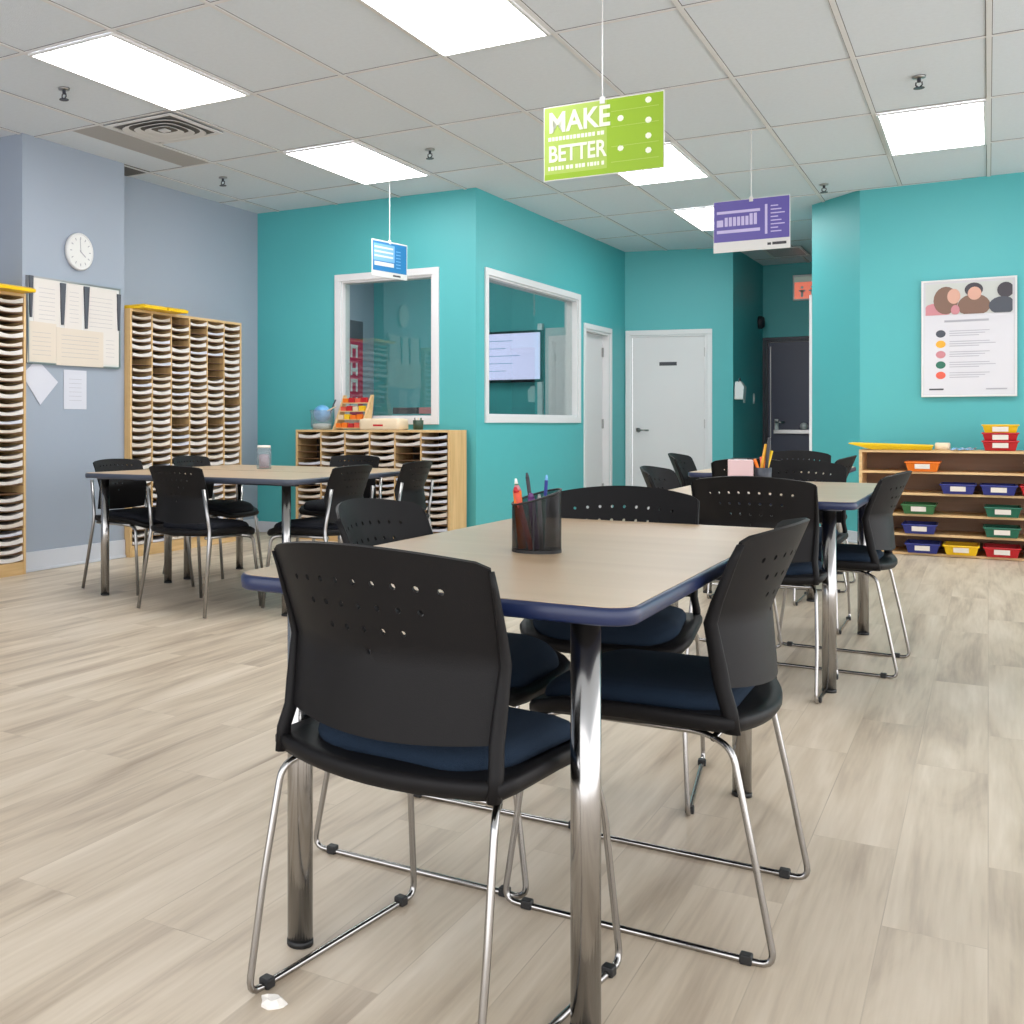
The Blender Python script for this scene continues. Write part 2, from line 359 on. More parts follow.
# inner white door seen through the office window
d4 = empty('door_4', (0,0,0)); d4['kind'] = 'structure'
MB().box(-3.90, -3.64, 10.905, 10.945, .01, 2.0).build('door_leaf', M['door'], d4)
MB().box(-3.98, -3.93, 10.89, 10.948, 0, 2.05).build('door_frame', M['white'], d4)

# ------------------------------------------------------------------ ceiling fittings
def ceiling_light(i, j, label, grp=None):
    t = empty('ceiling_light', (gu(i)+A/2, gv(j)+B/2, CEIL-.012), 0, label, 'ceiling light', 'recessed light panels in the ceiling')
    a, b = A/2-.0122, B/2-.0122
    MB().box(-a+.014, a-.014, -b+.014, b-.014, -.004, .004).build('diffuser', M['lamp'], t)
    f = MB(); f.box(-a, a, -b, -b+.016, -.006, .006); f.box(-a, a, b-.016, b, -.006, .006); f.box(-a, -a+.016, -b+.016, b-.016, -.006, .006); f.box(a-.016, a, -b+.016, b-.016, -.006, .006)
    f.build('frame', M['white_metal'], t)
for i, j, l in ((0, 0, 'bright rectangular ceiling light panel just before the round louvred vent, upper left'),
                (3, 0, 'bright ceiling light panel cut off by the top edge of the photo'),
                (0, 2, 'bright ceiling light panel above the small blue hanging sign'),
                (3, 3, 'ceiling light panel partly hidden behind the lime green hanging sign'),
                (3, 5, 'ceiling light panel partly hidden behind the purple hanging sign'),
                (6, 3, 'ceiling light panel on the right in front of the wall with the poster')):
    ceiling_light(i, j, l)
ceiling_light(-1, 4, 'added ceiling light panel brightening the inside of the glazed office')  # extra panel added only to brighten the office interior behind the glass
def vent(u0, u1, v0, v1, label, dark=False):
    t = empty('ceiling_vent', ((u0+u1)/2, (v0+v1)/2, CEIL-.01), 0, label, 'vent')
    a = (u1-u0)/2; b = (v1-v0)/2
    MB().box(-a, a, -b, b, -.001, .003).build('backing', M['gap' if not dark else 'charcoal'], t)
    f = MB()
    f.box(-a, a, -b, -b+.03, -.008, 0); f.box(-a, a, b-.03, b, -.008, 0); f.box(-a, -a+.03, -b+.03, b-.03, -.008, 0); f.box(a-.03, a, -b+.03, b-.03, -.008, 0)
    f.build('frame', M['white_metal'], t)
    return t, a, b
t, a, b = vent(gu(-1)+.03, gu(0)-.03, gv(1)+.02, gv(1)+.57, 'square white ceiling vent with curved louvres beside the upper left light panel')
for k, r in enumerate((.20, .135, .075)):
    l = MB(); ri = [[(c*(r+w), s_*(r+w), z) for c, s_ in [(math.copysign(abs(math.cos(q))**.55, math.cos(q)), math.copysign(abs(math.sin(q))**.55, math.sin(q))) for q in [2*math.pi*n/32 for n in range(32)]]] for w, z in ((0, -.004), (.034, -.018), (.036, -.016), (.004, -.002))]
    l.loft(ri+[ri[0]], caps=False); l.build('louvre', M['white_metal'], t, smooth=True)
MB().box(-.03, .03, -.03, .03, -.014, -.006).build('louvre', M['white_metal'], t)
t, a, b = vent(-2.12, -1.72, 12.9, 13.6, 'brownish return air grille in the ceiling of the back hallway', True)
for k in range(14): pass
l = MB()
for k in range(12): l.box(-a+.03, a-.03, -b+.05+k*(2*b-.1)/12, -b+.065+k*(2*b-.1)/12, -.006, 0)
l.build('grille', M['chrome_dull'], t)
SPR = [((-4.522, 4.554), 'small ceiling sprinkler near the upper left light panel'), ((-3.338, 6.964), 'small ceiling sprinkler right of the light above the blue sign'),
       ((-5.094, 6.872), 'small ceiling sprinkler nearest the blue grey wall behind the vent'), ((-.327, 6.98), 'small ceiling sprinkler beside the right hand light panel'), ((-1.125, 9.706), 'small ceiling sprinkler by the bright teal wall corner')]
s0 = None
for (x, y), lab in SPR:
    if s0 is None:
        s0 = empty('ceiling_sprinkler', (x, y, CEIL-.006))
        MB().lathe([(.002,.004),(.035,.004),(.032,-.006),(.002,-.008)], 16).build('escutcheon', M['chrome_dull'], s0, smooth=True)
        m_ = MB().tube([(0,0,-.006),(0,0,-.03)], .010, 8)
        m_.tube([(-.014,0,-.028),(-.016,0,-.045),(0,0,-.06)], .004, 6); m_.tube([(.014,0,-.028),(.016,0,-.045),(0,0,-.06)], .004, 6)
        m_.build('sprinkler_head', M['steel_dark'], s0)
        MB().lathe([(.002,-.06),(.028,-.06),(.028,-.064),(.002,-.064)], 12).build('deflector', M['steel_dark'], s0)
        o = s0
    else: o = copy_tree(s0); o.location = (x, y, CEIL-.006)
    tag(o, lab, 'sprinkler', 'fire sprinklers in the ceiling')

# ------------------------------------------------------------------ chairs
def back_mesh(wt=.216, wb=.205, z0=.50, z1=.785, bulge_t=.085, bulge_b=.06, arch=.024, stagger=False):
    """perforated curved backrest: holes in a grid, real openings"""
    dx, dz = .019, .0165
    nx = int(round(2*.2185/dx/2))*2; nz = 16
    W2 = nx*dx/2
    holes = set()
    if not stagger:
        rows = {13: 9, 11: 7, 9: 5, 7: 1}
        for r, c in rows.items():
            for k in range(c): holes.add((nx//2 + (k-(c-1)//2)*2, r))
    else:
        for r, c in {14: 9, 12: 7, 10: 5, 8: 3, 6: 1}.items():
            for k in range(c): holes.add((nx//2 + (k-(c-1)//2)*2, r))
    def pt(x, z):          # x,z in panel space, x in [-W2,W2], t in 0..1
        t = z/(nz*dz); s = x/W2
        w = wb+(wt-wb)*t
        X = s*w
        yc = (-.165+.022*math.sin(min(1, t*2.2)*math.pi/2) if t < .45 else -.143-(t-.45)/.55*.058)
        if t < .45: yc = -.165+.022*(t/.45)
        bl = bulge_b+(bulge_t-bulge_b)*t
        Y = yc - bl*(1-s*s)
        Z = z0+(z1-z0)*t + arch*(1-s*s)*t**2 - .012*(1-s*s)*(1-t)**3
        if abs(s) > .93 and t > .93: Z -= .006
        return (X, Y, Z)
    vs = []; idx = {}; fs = []
    def V(i, j):
        if (i, j) not in idx: idx[(i, j)] = len(vs); vs.append(pt(-W2+i*dx, j*dz))
        return idx[(i, j)]
    hb = set((h[0]+a, h[1]+b) for h in holes for a in (-1, 0) for b in (-1, 0))
    for i in range(nx):
        for j in range(nz):
            if (i, j) in hb: continue
            fs.append((V(i,j), V(i+1,j), V(i+1,j+1), V(i,j+1)))
    R = .005
    for (i, j) in holes:
        ring = [(-1,-1),(0,-1),(1,-1),(1,0),(1,1),(0,1),(-1,1),(-1,0)]
        out = [V(i+a, j+b) for a, b in ring]; inn = []
        for k, (a, b) in enumerate(ring):
            q = math.atan2(b, a); vs.append(pt(-W2+i*dx+R*math.cos(q), j*dz+R*math.sin(q)*dz*nz/(z1-z0))); inn.append(len(vs)-1)
        for k in range(8): fs.append((out[k], out[(k+1)%8], inn[(k+1)%8], inn[k]))
    mb = MB(); mb.add(vs, fs); return mb, pt, W2, nz*dz
def seat_outline(w, d0, d1, arc, n=10):
    pts = []
    hw = w/2
    # rear edge (arc), from left to right
    for k in range(n+1):
        s = -1+2*k/n; pts.append((s*hw*.97, d0-arc*(1-s*s)))
    pts += [(hw, d0+.05), (hw, (d0+d1)/2), (hw*.98, d1-.07), (hw*.90, d1-.02)]
    for k in range(7):
        s = .8-1.6*k/6; pts.append((s*hw, d1+.012*(1-s*s)))
    pts += [(-hw*.90, d1-.02), (-hw*.98, d1-.07), (-hw, (d0+d1)/2), (-hw, d0+.05)]
    return pts
def warp(x, y, z, d1):     # waterfall front + slight dish
    f = max(0, (y-(d1-.14))/.14); r = max(0, (-.08-y)/.15)
    return (x, y, z-.03*f*f+.006*(x/.22)**2-.004*r)
def seat_parts(t, cush, rear=-.19, front=.218, w=.465):
    ol = seat_outline(w, rear, front, .045)
    cx_, cy_ = 0, .02
    def ring(sc, z): return [warp(cx_+(x-cx_)*sc, cy_+(y-cy_)*sc, z, front) for x, y in ol]
    MB().loft([ring(.90, .412), ring(.97, .416), ring(1, .428), ring(1, .440), ring(.985, .446), ring(.9, .444)]).build('seat_shell', M['black'], t, smooth=True)
    ol2 = rrect(-.195, .195, rear+.035, front-.012, .085, 6)
    ol2 = [(x, y-.028*(1-(x/.195)**2) if y < 0 else y+.008*(1-(x/.195)**2)) for x, y in ol2]
    def r2(sc, z): return [warp(x*sc, .02+(y-.02)*sc, z, front) for x, y in ol2]
    MB().loft([r2(.99, .440), r2(1.0, .450), r2(.99, .460), r2(.95, .470), r2(.85, .477), r2(.6, .481), r2(.3, .482)]).build('cushion', cush, t, smooth=True)
def make_sled():
    t = empty('office_chair', (0,0,0))
    seat_parts(t, M['navy'])
    mb, pt, W2, H2 = back_mesh(); mb.build('backrest', M['black'], t, smooth=True, solid=.007)
    for s in (-1, 1):
        # upright post merging into the back edge
        P = [(s*.213, -.185, .418), (s*.2135, -.180, .46)]
        for k in range(8):
            z = H2*k/7*(1 if k < 7 else .985); x, y, zz = pt(s*W2, z); P.append((x+s*.002, y-.002, zz))
        mb2 = MB(); rings = []
        for k, p in enumerate(P):
            a = .011 if k < 4 else .011-.0014*(k-3); b = .016 if k < 4 else .016-.0014*(k-3)
            rings.append([(p[0]+a*math.cos(q), p[1]+b*math.sin(q), p[2]) for q in [2*math.pi*n/10 for n in range(10)]])
        mb2.loft(rings).build('back_post', M['black'], t, smooth=True)
        r = .0065
        P = [(s*.17, .15, .405), (s*.195, .195, .395), (s*.212, .222, .30), (s*.226, .262, r), (s*.226, -.262, r), (s*.223, -.225, .20), (s*.214, -.185, .392), (s*.19, -.13, .408), (s*.18, .17, .406)]
        pth = fillet(P, .03)
        MB().tube(pth, r, 8).build('sled_leg', M['chrome'], t, smooth=True)
        for yy in (-.212, .212):
            MB().box(s*.226-.011, s*.226+.011, yy-.011, yy+.011, .0005, .019).build('glide', M['blackg'], t, bevel=.003)
    MB().tube([(-.19, .10, .402), (.19, .10, .402)], .0065, 8).build('cross_bar', M['chrome'], t, smooth=True)
    MB().tube([(-.205, -.15, .402), (.205, -.15, .402)], .0065, 8).build('cross_bar', M['chrome'], t, smooth=True)
    return t
def make_fourleg():
    t = empty('stacking_chair', (0,0,0))
    seat_parts(t, M['blackf'], rear=-.175, front=.235, w=.44)
    mb, pt, W2, H2 = back_mesh(wt=.195, wb=.185, z0=.485, z1=.77, bulge_t=.05, bulge_b=.04, arch=.012, stagger=True)
    mb.build('backrest', M['black'], t, smooth=True, solid=.007)
    for s in (-1, 1):
        P = fillet([(s*.205, -.20, .66), (s*.215, -.165, .44), (s*.245, -.235, .005)], .03)
        MB().tube(P, .010, 8).build('leg', M['chrome_dull'], t, smooth=True)
        P = fillet([(s*.18, .12, .40), (s*.205, .19, .39), (s*.225, .235, .005)], .03)
        MB().tube(P, .010, 8).build('leg', M['chrome_dull'], t, smooth=True)
        MB().tube([(s*.19, -.17, .405), (s*.18, .14, .402)], .009, 8).build('seat_rail', M['chrome_dull'], t, smooth=True)
    return t
sled = make_sled(); four = make_fourleg(); used = set()
def place(proto, u, v, hx, hy, label, group):
    if proto.name in used: o = copy_tree(proto)
    else: used.add(proto.name); o = proto
    o.location = (u, v, 0); o.rotation_euler = (0, 0, math.atan2(hy, hx)-math.pi/2)
    return tag(o, label, 'chair', group)
G1 = 'black perforated chairs around the near table'
place(sled, -.829, 1.770, .118, .99, 'nearest black perforated chair, seen from behind with a navy cushion', G1)
place(sled, -.59, 2.36, -1, .0, 'black chair seen side on at the right edge of the near table', G1)
place(sled, -1.075, 2.39, 1, 0, 'black chair on the left side of the near table, behind the nearest chair', G1)
place(sled, -.90, 3.06, .14, -.99, 'black chair at the far end of the near table, facing the camera', G1)
G2 = 'black chairs around the middle table on the right'
place(sled, -.735, 4.49, .02, 1, 'black perforated chair at the near end of the middle table, seen from behind', G2)
place(sled, -.55, 5.06, -1, .04, 'black chair on the right side of the middle table before the bin shelf', G2)
place(sled, -1.035, 4.97, 1, 0, 'black chair on the left side of the middle table, mostly hidden', G2)
place(sled, -.825, 5.93, 0, -1, 'grey looking perforated chair back at the far end of the middle table', G2)
G3 = 'black chairs around the farthest table'
place(sled, -1.12, 6.70, 0, 1, 'dark chair at the near end of the farthest table, right beside the pale pink box', G3)
place(sled, -1.47, 7.26, 1, 0, 'small slanted chair back left of the farthest table before the white door', G3)
place(sled, -.96, 7.34, -1, 0, 'small slanted chair back right of the farthest table, against the teal corner', G3)
place(sled, -1.15, 8.22, 0, -1, 'grey looking chair at the far end of the farthest table', G3)
G4 = 'black stacking chairs around the tables on the left'
place(four, -3.60, 4.66, .10, .99, 'black perforated stacking chair in front of the left tables, seen from behind', G4)
place(four, -4.36, 5.03, .99, -.12, 'black stacking chair at the leftmost end of the left tables beside the pier', G4)
place(four, -4.37, 5.80, 1, 0, 'black stacking chair at the left end of the left tables, behind the leftmost chair', G4)
place(four, -3.06, 5.03, -1, .05, 'black stacking chair at the right end of the left tables, nearer of the pair', G4)
place(four, -3.06, 5.80, -1, 0, 'black stacking chair at the right end of the left tables, farther of the pair', G4)
place(four, -3.72, 6.36, 0, -1, 'black stacking chair on the far side of the left tables', G4)

# ------------------------------------------------------------------ tables
def table(u0, u1, v0, v1, edge, label, grp=None, long_u=False):
    cu, cv = (u0+u1)/2, (v0+v1)/2; a, b = (u1-u0)/2, (v1-v0)/2
    t = empty('classroom_table', (cu, cv, 0), 0, label, 'table', grp)
    def ring(o, z): return [(x, y, z) for x, y in rrect(-a-o, a+o, -b-o, b+o, .055+o, 8)]
    MB().loft([ring(-.006, .686), ring(-.001, .690), ring(.0, .700), ring(0, .709), ring(-.003, .7135), ring(-.008, .715)]).build('edge_band', M[edge], t, smooth=True)
    MB().loft([ring(-.007, .712), ring(-.007, .7156)]).build('tabletop', M['lam'], t)
    MB().box(-a+.16, a-.16, -b+.28, -b+.31, .662, .686).build('apron_rail', M['steel_dark'], t); MB().box(-a+.16, a-.16, b-.31, b-.28, .662, .686).build('apron_rail', M['steel_dark'], t)
    for sx in (-1, 1):
        for sy in (-1, 1):
            x, y = sx*(a-.10), sy*(b-.093)
            lg = MB().lathe([(.0245, .012), (.0245, .686)], 24, (x, y, 0)).build('leg', M['chrome'], t, smooth=False)
            for p in lg.data.polygons: p.use_smooth = len(p.vertices) == 4
            MB().lathe([(.02, 0), (.0255, .001), (.0255, .011), (.02, .013)], 20, (x, y, 0)).build('foot_glide', M['blackg'], lg, smooth=True)
            MB().lathe([(.045, .678), (.045, .686)], 20, (x, y, 0)).build('mounting_plate', M['steel_dark'], lg)
    return t
table(-1.215, -.458, 1.66, 3.185, 'edge_blue', 'large near table with pale wood top and navy blue edge')
table(-1.17, -.40, 4.37, 5.86, 'edge_blue', 'middle table on the right with pale wood top and grey blue edge')
table(-1.50, -.74, 6.60, 8.10, 'edge_blue', 'farthest small looking table with pale top in front of the hallway')
table(-4.445, -2.98, 4.615, 5.375, 'edge_grey', 'nearer of the two tables pushed together on the left')
table(-4.445, -2.98, 5.385, 6.145, 'edge_grey', 'farther of the two tables pushed together on the left')

# ------------------------------------------------------------------ cubbies with paper
def paper_proto(k, m):
    rnd = random.Random(k); w, d = .205, .25; t = .012+.010*rnd.random(); sag = .010+.009*rnd.random(); sk = .004+.006*rnd.random()
    n = 8; mb = MB(); top = []; bot = []
    for r in range(3):
        y = d*r/2
        for i in range(n+1):
            s = -1+2*i/n; k2 = (1-r/2)
            z = (sag*s*s+sk*s)*k2
            top.append((s*w/2, y, t+max(z, -.004)+.003*k2)); bot.append((s*w/2, y, .001+max(0, z*.45)))
    N = n+1; vs = top+bot; o = len(top); fs = []
    for r in range(2):
        for i in range(n):
            a = r*N+i; fs.append((a, a+1, a+1+N, a+N)); fs.append((o+a, o+a+N, o+a+1+N, o+a+1))
    for i in range(n): fs.append((i, o+i, o+i+1, i+1)); a = 2*N+i; fs.append((a, a+1, o+a+1, o+a))
    for r in range(2): a = r*N; fs.append((a, a+N, o+a+N, o+a)); a += n; fs.append((a, o+a, o+a+N, a+N))
    mb.add(vs, fs); ob = mb.build('paper_stack', m); return ob
protos = [paper_proto(1, M['paper']), paper_proto(2, M['paper']), paper_proto(3, M['paper_b']), paper_proto(4, M['paper_c']), paper_proto(5, M['paper']), paper_proto(6, M['paper_b'])]
pfirst = set()
ORD = ['top', 'second', 'third', 'fourth', 'fifth', 'sixth', 'seventh', 'eighth', 'ninth', 'tenth', 'eleventh', 'twelfth', 'thirteenth', 'fourteenth', 'fifteenth', 'sixteenth', 'seventeenth', 'eighteenth', 'nineteenth', 'twentieth']
ORD += ['twenty-'+x for x in ['first', 'second', 'third', 'fourth', 'fifth', 'sixth', 'seventh', 'eighth', 'ninth']]+['thirtieth', 'thirty-first', 'thirty-second']
CO = ['first', 'second', 'third', 'fourth', 'fifth', 'sixth']
def cubby(loc, rz, cols, rows, cw, zb, ztop, depth, label, short, empties, group, th=.02, only=None, rowmax=99):
    w = cols*cw+2*.012
    t = empty('paper_cubby', loc, rz, label, 'cubby shelf')
    MB().box(0, th, 0, depth, 0, ztop).build('side_panel', M['oak'], t, bevel=.002)
    MB().box(w-th+.012, w+.012, 0, depth, 0, ztop).build('side_panel', M['oak'], t, bevel=.002)
    W_ = w+.012
    MB().box(th, W_-th, 0, depth, ztop-.02, ztop).build('top_panel', M['oakx'], t, bevel=.002)
    MB().box(th, W_-th, .004, depth, 0, zb).build('plinth', M['oakx'], t)
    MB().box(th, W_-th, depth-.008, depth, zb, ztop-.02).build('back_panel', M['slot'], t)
    inner = W_-2*th; cwi = inner/cols
    for c in range(1, cols): MB().box(th+c*cwi-.006, th+c*cwi+.006, 0, depth-.008, zb, ztop-.02).build('divider', M['oak'], t)
    H_ = ztop-.02-zb; ph = H_/rows
    for r in range(1, rows):
        mb = MB()
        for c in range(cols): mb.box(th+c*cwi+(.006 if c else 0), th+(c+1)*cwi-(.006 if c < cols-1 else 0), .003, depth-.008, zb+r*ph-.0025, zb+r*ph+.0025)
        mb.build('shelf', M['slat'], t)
    mtx = Matrix.Translation(loc) @ Matrix.Rotation(rz, 4, 'Z'); rnd = random.Random(cols*rows)
    for c in range(cols):
        if only is not None and c not in only: continue
        for r in range(rows):           # r from the top
            if (c, r) in empties or r >= rowmax: continue
            k = rnd.randrange(6); p = protos[k]
            if k in pfirst: p = p.copy(); COL.objects.link(p)
            pfirst.add(k)
            sc = (cwi-.016)/.205
            z = ztop-.02-(r+1)*ph+.003
            x = th+(c+.5)*cwi
            p.matrix_world = mtx @ Matrix.Translation((x, -.004+.012*rnd.random(), z)) @ Matrix.Diagonal((sc, 1, 1, 1))
            col = {0: 'white', 1: 'white', 2: 'cream', 3: 'cool white', 4: 'white', 5: 'cream'}[k]
            wh = ('' if only is not None else CO[c]+' column from the left, ')
            tag(p, '%s papers in the %s, %s%s slot%s' % (col, short, wh, ORD[r], '' if r == 0 else ' down'), 'paper stack', group)
PI2 = math.pi/2
cubby((-5.40, 6.125, 0), PI2, 6, 31, .232, .085, 1.865, .305, 'tall birch paper cubby of six columns against the blue grey wall', 'tall wide cubby', {(2,0), (3,1), (4,5), (4,6), (4,7), (5,11), (1,7), (0,6), (2,3), (4,14), (2,14)}, 'paper stacks in the tall wide cubby')
cubby((-5.40, 5.098-.51, 0), PI2, 2, 31, .232, .085, 1.865, .305, 'tall birch paper cubby cut off by the left edge of the photo', 'cubby at the left photo edge', {(1,22)}, 'paper stacks in the left edge cubby', only=(1,))
cubby((-5.085, 7.92, 0), 0, 6, 15, .238, .07, .95, .33, 'low birch paper cubby of six columns under the office window', 'low cubby', {(0,1), (0,2), (0,3), (0,14), (1,14), (2,14), (3,14), (4,14), (5,14), (4,2), (4,3)}, 'paper stacks in the low cubby')

# ------------------------------------------------------------------ bin shelf
def bookcase():
    t = empty('bin_shelf', (-.85, 9.46, 0), 0, 'low wide birch shelf unit holding coloured bins against the teal wall', 'shelf unit')
    w, d, hgt = 2.2, .42, .80
    MB().box(0, .022, 0, d, 0, hgt).build('side_panel', M['pine'], t, bevel=.002)
    MB().box(w-.022, w, 0, d, 0, hgt).build('side_panel', M['pine'], t, bevel=.002)
    MB().box(.022, w-.022, d-.012, d, .0, hgt-.02).build('back_panel', M['shelfwood'], t)
    MB().box(.022, w-.022, 0, d-.012, hgt-.02, hgt).build('top_panel', M['pine'], t, bevel=.002)
    for z in (.02, .165, .315, .475, .638): MB().box(.022, w-.022, 0, d-.012, z-.018, z).build('shelf', M['pine'], t, bevel=.002)
    return t
bookcase()
def bin_(m, w=.235, h=.075, d=.33, lab=True, name='storage_bin'):
    t = empty(name, (0,0,0))
    def ring(sx, y0, y1, z): return [(-sx, y0, z), (sx, y0, z), (sx, y1, z), (-sx, y1, z)]
    a = w/2
    # tapered tub: outer shell, then inner shell down to the floor
    MB().loft([ring(a*.80, .03, d-.03, .001), ring(a*.93, .008, d-.008, h-.012), ring(a, 0, d, h-.010), ring(a, 0, d, h), ring(a*.91, .012, d-.012, h), ring(a*.78, .034, d-.034, .006)]).build('tub', m, t, bevel=.003)
    if lab:
        yt = .0235
        MB().add([(-a*.42, yt-.0155, h*.30), (a*.42, yt-.0155, h*.30), (a*.42, yt-.024+.0, h*.78), (-a*.42, yt-.024, h*.78),
                  (-a*.42, yt+.008, h*.30), (a*.42, yt+.008, h*.30), (a*.42, yt, h*.78), (-a*.42, yt, h*.78)],
                 [(0,1,2,3),(5,4,7,6),(0,4,5,1),(1,5,6,2),(2,6,7,3),(3,7,4,0)]).build('label', M['label'], t)
    return t
binp = {}
def put_bin(m, u, z, lab, v=9.40, group='coloured bins on the low shelf', rz=0, w=None):
    if m not in binp: binp[m] = bin_(M[m]); o = binp[m]
    else: o = copy_tree(binp[m])
    o.location = (u, v, z); o.rotation_euler = (0, 0, rz)
    return tag(o, lab, 'bin', group)
put_bin('orange', -.42, .6385, 'orange bin with white label, alone on the uppermost inner shelf')
put_bin('blue', -.19, .4755, 'blue bin on the second inner shelf, left of its blue neighbour')
put_bin('blue', .065, .4755, 'blue bin on the second inner shelf, right of its blue neighbour')
put_bin('red', .31, .4755, 'red bin at the right photo edge on the second inner shelf')
put_bin('green', -.445, .3155, 'green bin on the third inner shelf behind the middle table chair')
put_bin('teal_p', .09, .3155, 'dark green bin on the third inner shelf near the right photo edge')
put_bin('blue', -.44, .1655, 'blue bin on the fourth inner shelf above the lowest blue bin')
put_bin('teal_p', .085, .1655, 'dark green bin on the fourth inner shelf above the lowest red bin')
put_bin('blue', -.42, .0205, 'blue bin on the lowest shelf')
put_bin('yellow', -.17, .0205, 'yellow bin on the lowest shelf between blue and red bins')
put_bin('red', .085, .0205, 'red bin on the lowest shelf')
put_bin('orange', .34, .0205, 'orange bin at the right photo edge on the lowest shelf')
put_bin('yellow', .34, .6385, 'yellow bin at the right photo edge on the uppermost inner shelf')
G5 = 'bins stacked on top of the shelf'
put_bin('red', .075, .801, 'red bin at the bottom of the stack on the shelf top', 9.45, G5)
put_bin('red', .075, .861, 'red bin in the middle of the stack on the shelf top', 9.45, G5)
put_bin('yellow', .075, .921, 'yellow bin on top of the stack on the shelf', 9.45, G5)
t = empty('yellow_tray', (-.59, 9.44, .801), .03, 'long flat yellow tray overhanging the left end of the low shelf', 'tray')
MB().loft([[(-.17, .02, 0), (.23, .02, 0), (.23, .30, 0), (-.17, .30, 0)], [(-.33, -.01, .045), (.24, -.01, .03), (.24, .33, .03), (-.33, .33, .045)], [(-.33, -.01, .052), (.24, -.01, .037), (.24, .33, .037), (-.33, .33, .052)],[(-.16, .03, .02), (.22, .03, .02), (.22, .29, .02), (-.16, .29, .02)]]).build('tray_body', M['yellow'], t, bevel=.003)
t = MB().loft([rr for rr in [[(x*s, y*s, z) for x, y in rrect(-.05, .05, -.07, .07, .02, 4)] for s, z in ((.9, 0), (1, .008), (1, .045), (.9, .055))]]).build('craft_basket', M['beige'], None, smooth=True)
t.location = (-.293, 9.60, .801); tag(t, 'small tan container on the shelf top at the right end of the yellow tray', 'container')
for k, (x, y, rz) in enumerate(((-.165, 9.50, .2), (-.15, 9.66, -.2))):
    mb = MB(); n = 6; R_ = [[(-.07+.14*i/n, y_, .002+zz+.014*math.sin(i*1.7+k)**2*(1+y_*3)) for i in range(n+1)] for zz in (0, .003) for y_ in (-.05, .05)]
    N = n+1; vs = [p for r in R_ for p in r]; fs = []
    for i in range(n): fs += [(i, i+1, N+i+1, N+i), (2*N+i, 3*N+i, 3*N+i+1, 2*N+i+1), (i, 2*N+i, 2*N+i+1, i+1), (N+i, N+i+1, 3*N+i+1, 3*N+i)]
    fs += [(0, N, 3*N, 2*N), (n, 2*N+n, 3*N+n, N+n)]
    o = mb.add(vs, fs).build('loose_paper', M['paper_c'] if k else M['skyblue2']); o.location = (x, y, .801); o.rotation_euler = (0, 0, rz)
    tag(o, ['crumpled bluish sheet on the shelf top right of the tan container', 'crumpled white sheet on the shelf top left of the bin stack'][k], 'paper', 'loose sheets on the shelf top')

# ------------------------------------------------------------------ wall poster on the right
def on_wall(loc, rz, name, label, cat): return empty(name, loc, rz, label, cat)
pw, ph_ = .645, .935
ang = math.atan2(-.13, 4.5)
t = on_wall((-.455, 10.075, 1.215), ang, 'wall_poster', 'white framed poster with a photo of people above five coloured dots, on the teal wall', 'poster')
fr = MB().box(0, pw, -.02, 0, 0, .014).box(0, pw, -.02, 0, ph_-.014, ph_).box(0, .014, -.02, 0, .014, ph_-.014).box(pw-.014, pw, -.02, 0, .014, ph_-.014).build('poster_frame', M['white_metal'], t, bevel=.002)
sh = MB().box(.014, pw-.014, -.014, -.002, .014, ph_-.014).build('poster_sheet', mat('glossy_poster', (200, 198, 204), .12, coat=.5), t)
def flat(m, pts, y, name='print'):
    n = len(pts); mb = MB(); mb.add([(x, y, z) for x, z in pts]+[(x, y+.0008, z) for x, z in pts], [tuple(range(n)), tuple(range(2*n-1, n-1, -1))]+[(i, n+i, n+(i+1)%n, (i+1)%n) for i in range(n)])
    return mb.build(name, M[m], t)
def ell(cx_, cz, rx, rz_, n=20, cut=None):
    pts = [(cx_+rx*math.cos(2*math.pi*k/n), cz+rz_*math.sin(2*math.pi*k/n)) for k in range(n)]
    if cut: pts = [(min(max(x, cut[0]), cut[1]), min(max(z, cut[2]), cut[3])) for x, z in pts]
    return pts
cutb = (.03, pw-.03, .655, .905)
ph = flat('photo_bg', [(.03, .655), (pw-.03, .655), (pw-.03, .905), (.03, .905)], -.0150, 'photo')
t_keep = t; t = ph; yy_ = -.0159
for m_, a_ in (('pinkp', ell(.10, .68, .10, .07, cut=cutb)), ('hair', ell(.17, .77, .085, .11, cut=cutb)), ('skin', ell(.225, .80, .045, .06, cut=cutb)), ('hair', ell(.36, .72, .11, .09, cut=cutb)),
               ('hair2', ell(.36, .845, .062, .055, cut=cutb)), ('skin', ell(.365, .815, .046, .052, cut=cutb)), ('pinkp', ell(.235, .69, .03, .04, cut=cutb)), ('hair2', ell(.57, .83, .055, .06, cut=cutb)), ('charcoal', ell(.55, .71, .09, .07, cut=cutb))):
    flat(m_, a_, yy_, 'figure_print'); yy_ -= .0009
t = t_keep
flat('ink_grey', [(.16, .595), (.46, .595), (.46, .612), (.16, .612)], -.0150, 'heading_print')
for k, m_ in enumerate(('charcoal', 'pencil_y', 'pinkp', 'teal_p', 'exit_red')):
    z = .505-k*.083
    flat(m_, ell(.135, z, .034, .030), -.0150, 'dot_print')
    for q, wd in enumerate((.27, .31 if k % 2 else .24, .20)):
        flat('ink_grey', [(.195, z+.016-q*.018), (.195+wd, z+.016-q*.018), (.195+wd, z+.022-q*.018), (.195, z+.022-q*.018)], -.0150, 'text_print')
flat('ink', [(.055, .055), (.155, .055), (.155, .068), (.055, .068)], -.0150, 'logo_print')
flat('ink_grey', [(.44, .055), (.58, .055), (.58, .066), (.44, .066)], -.0150, 'logo_print')

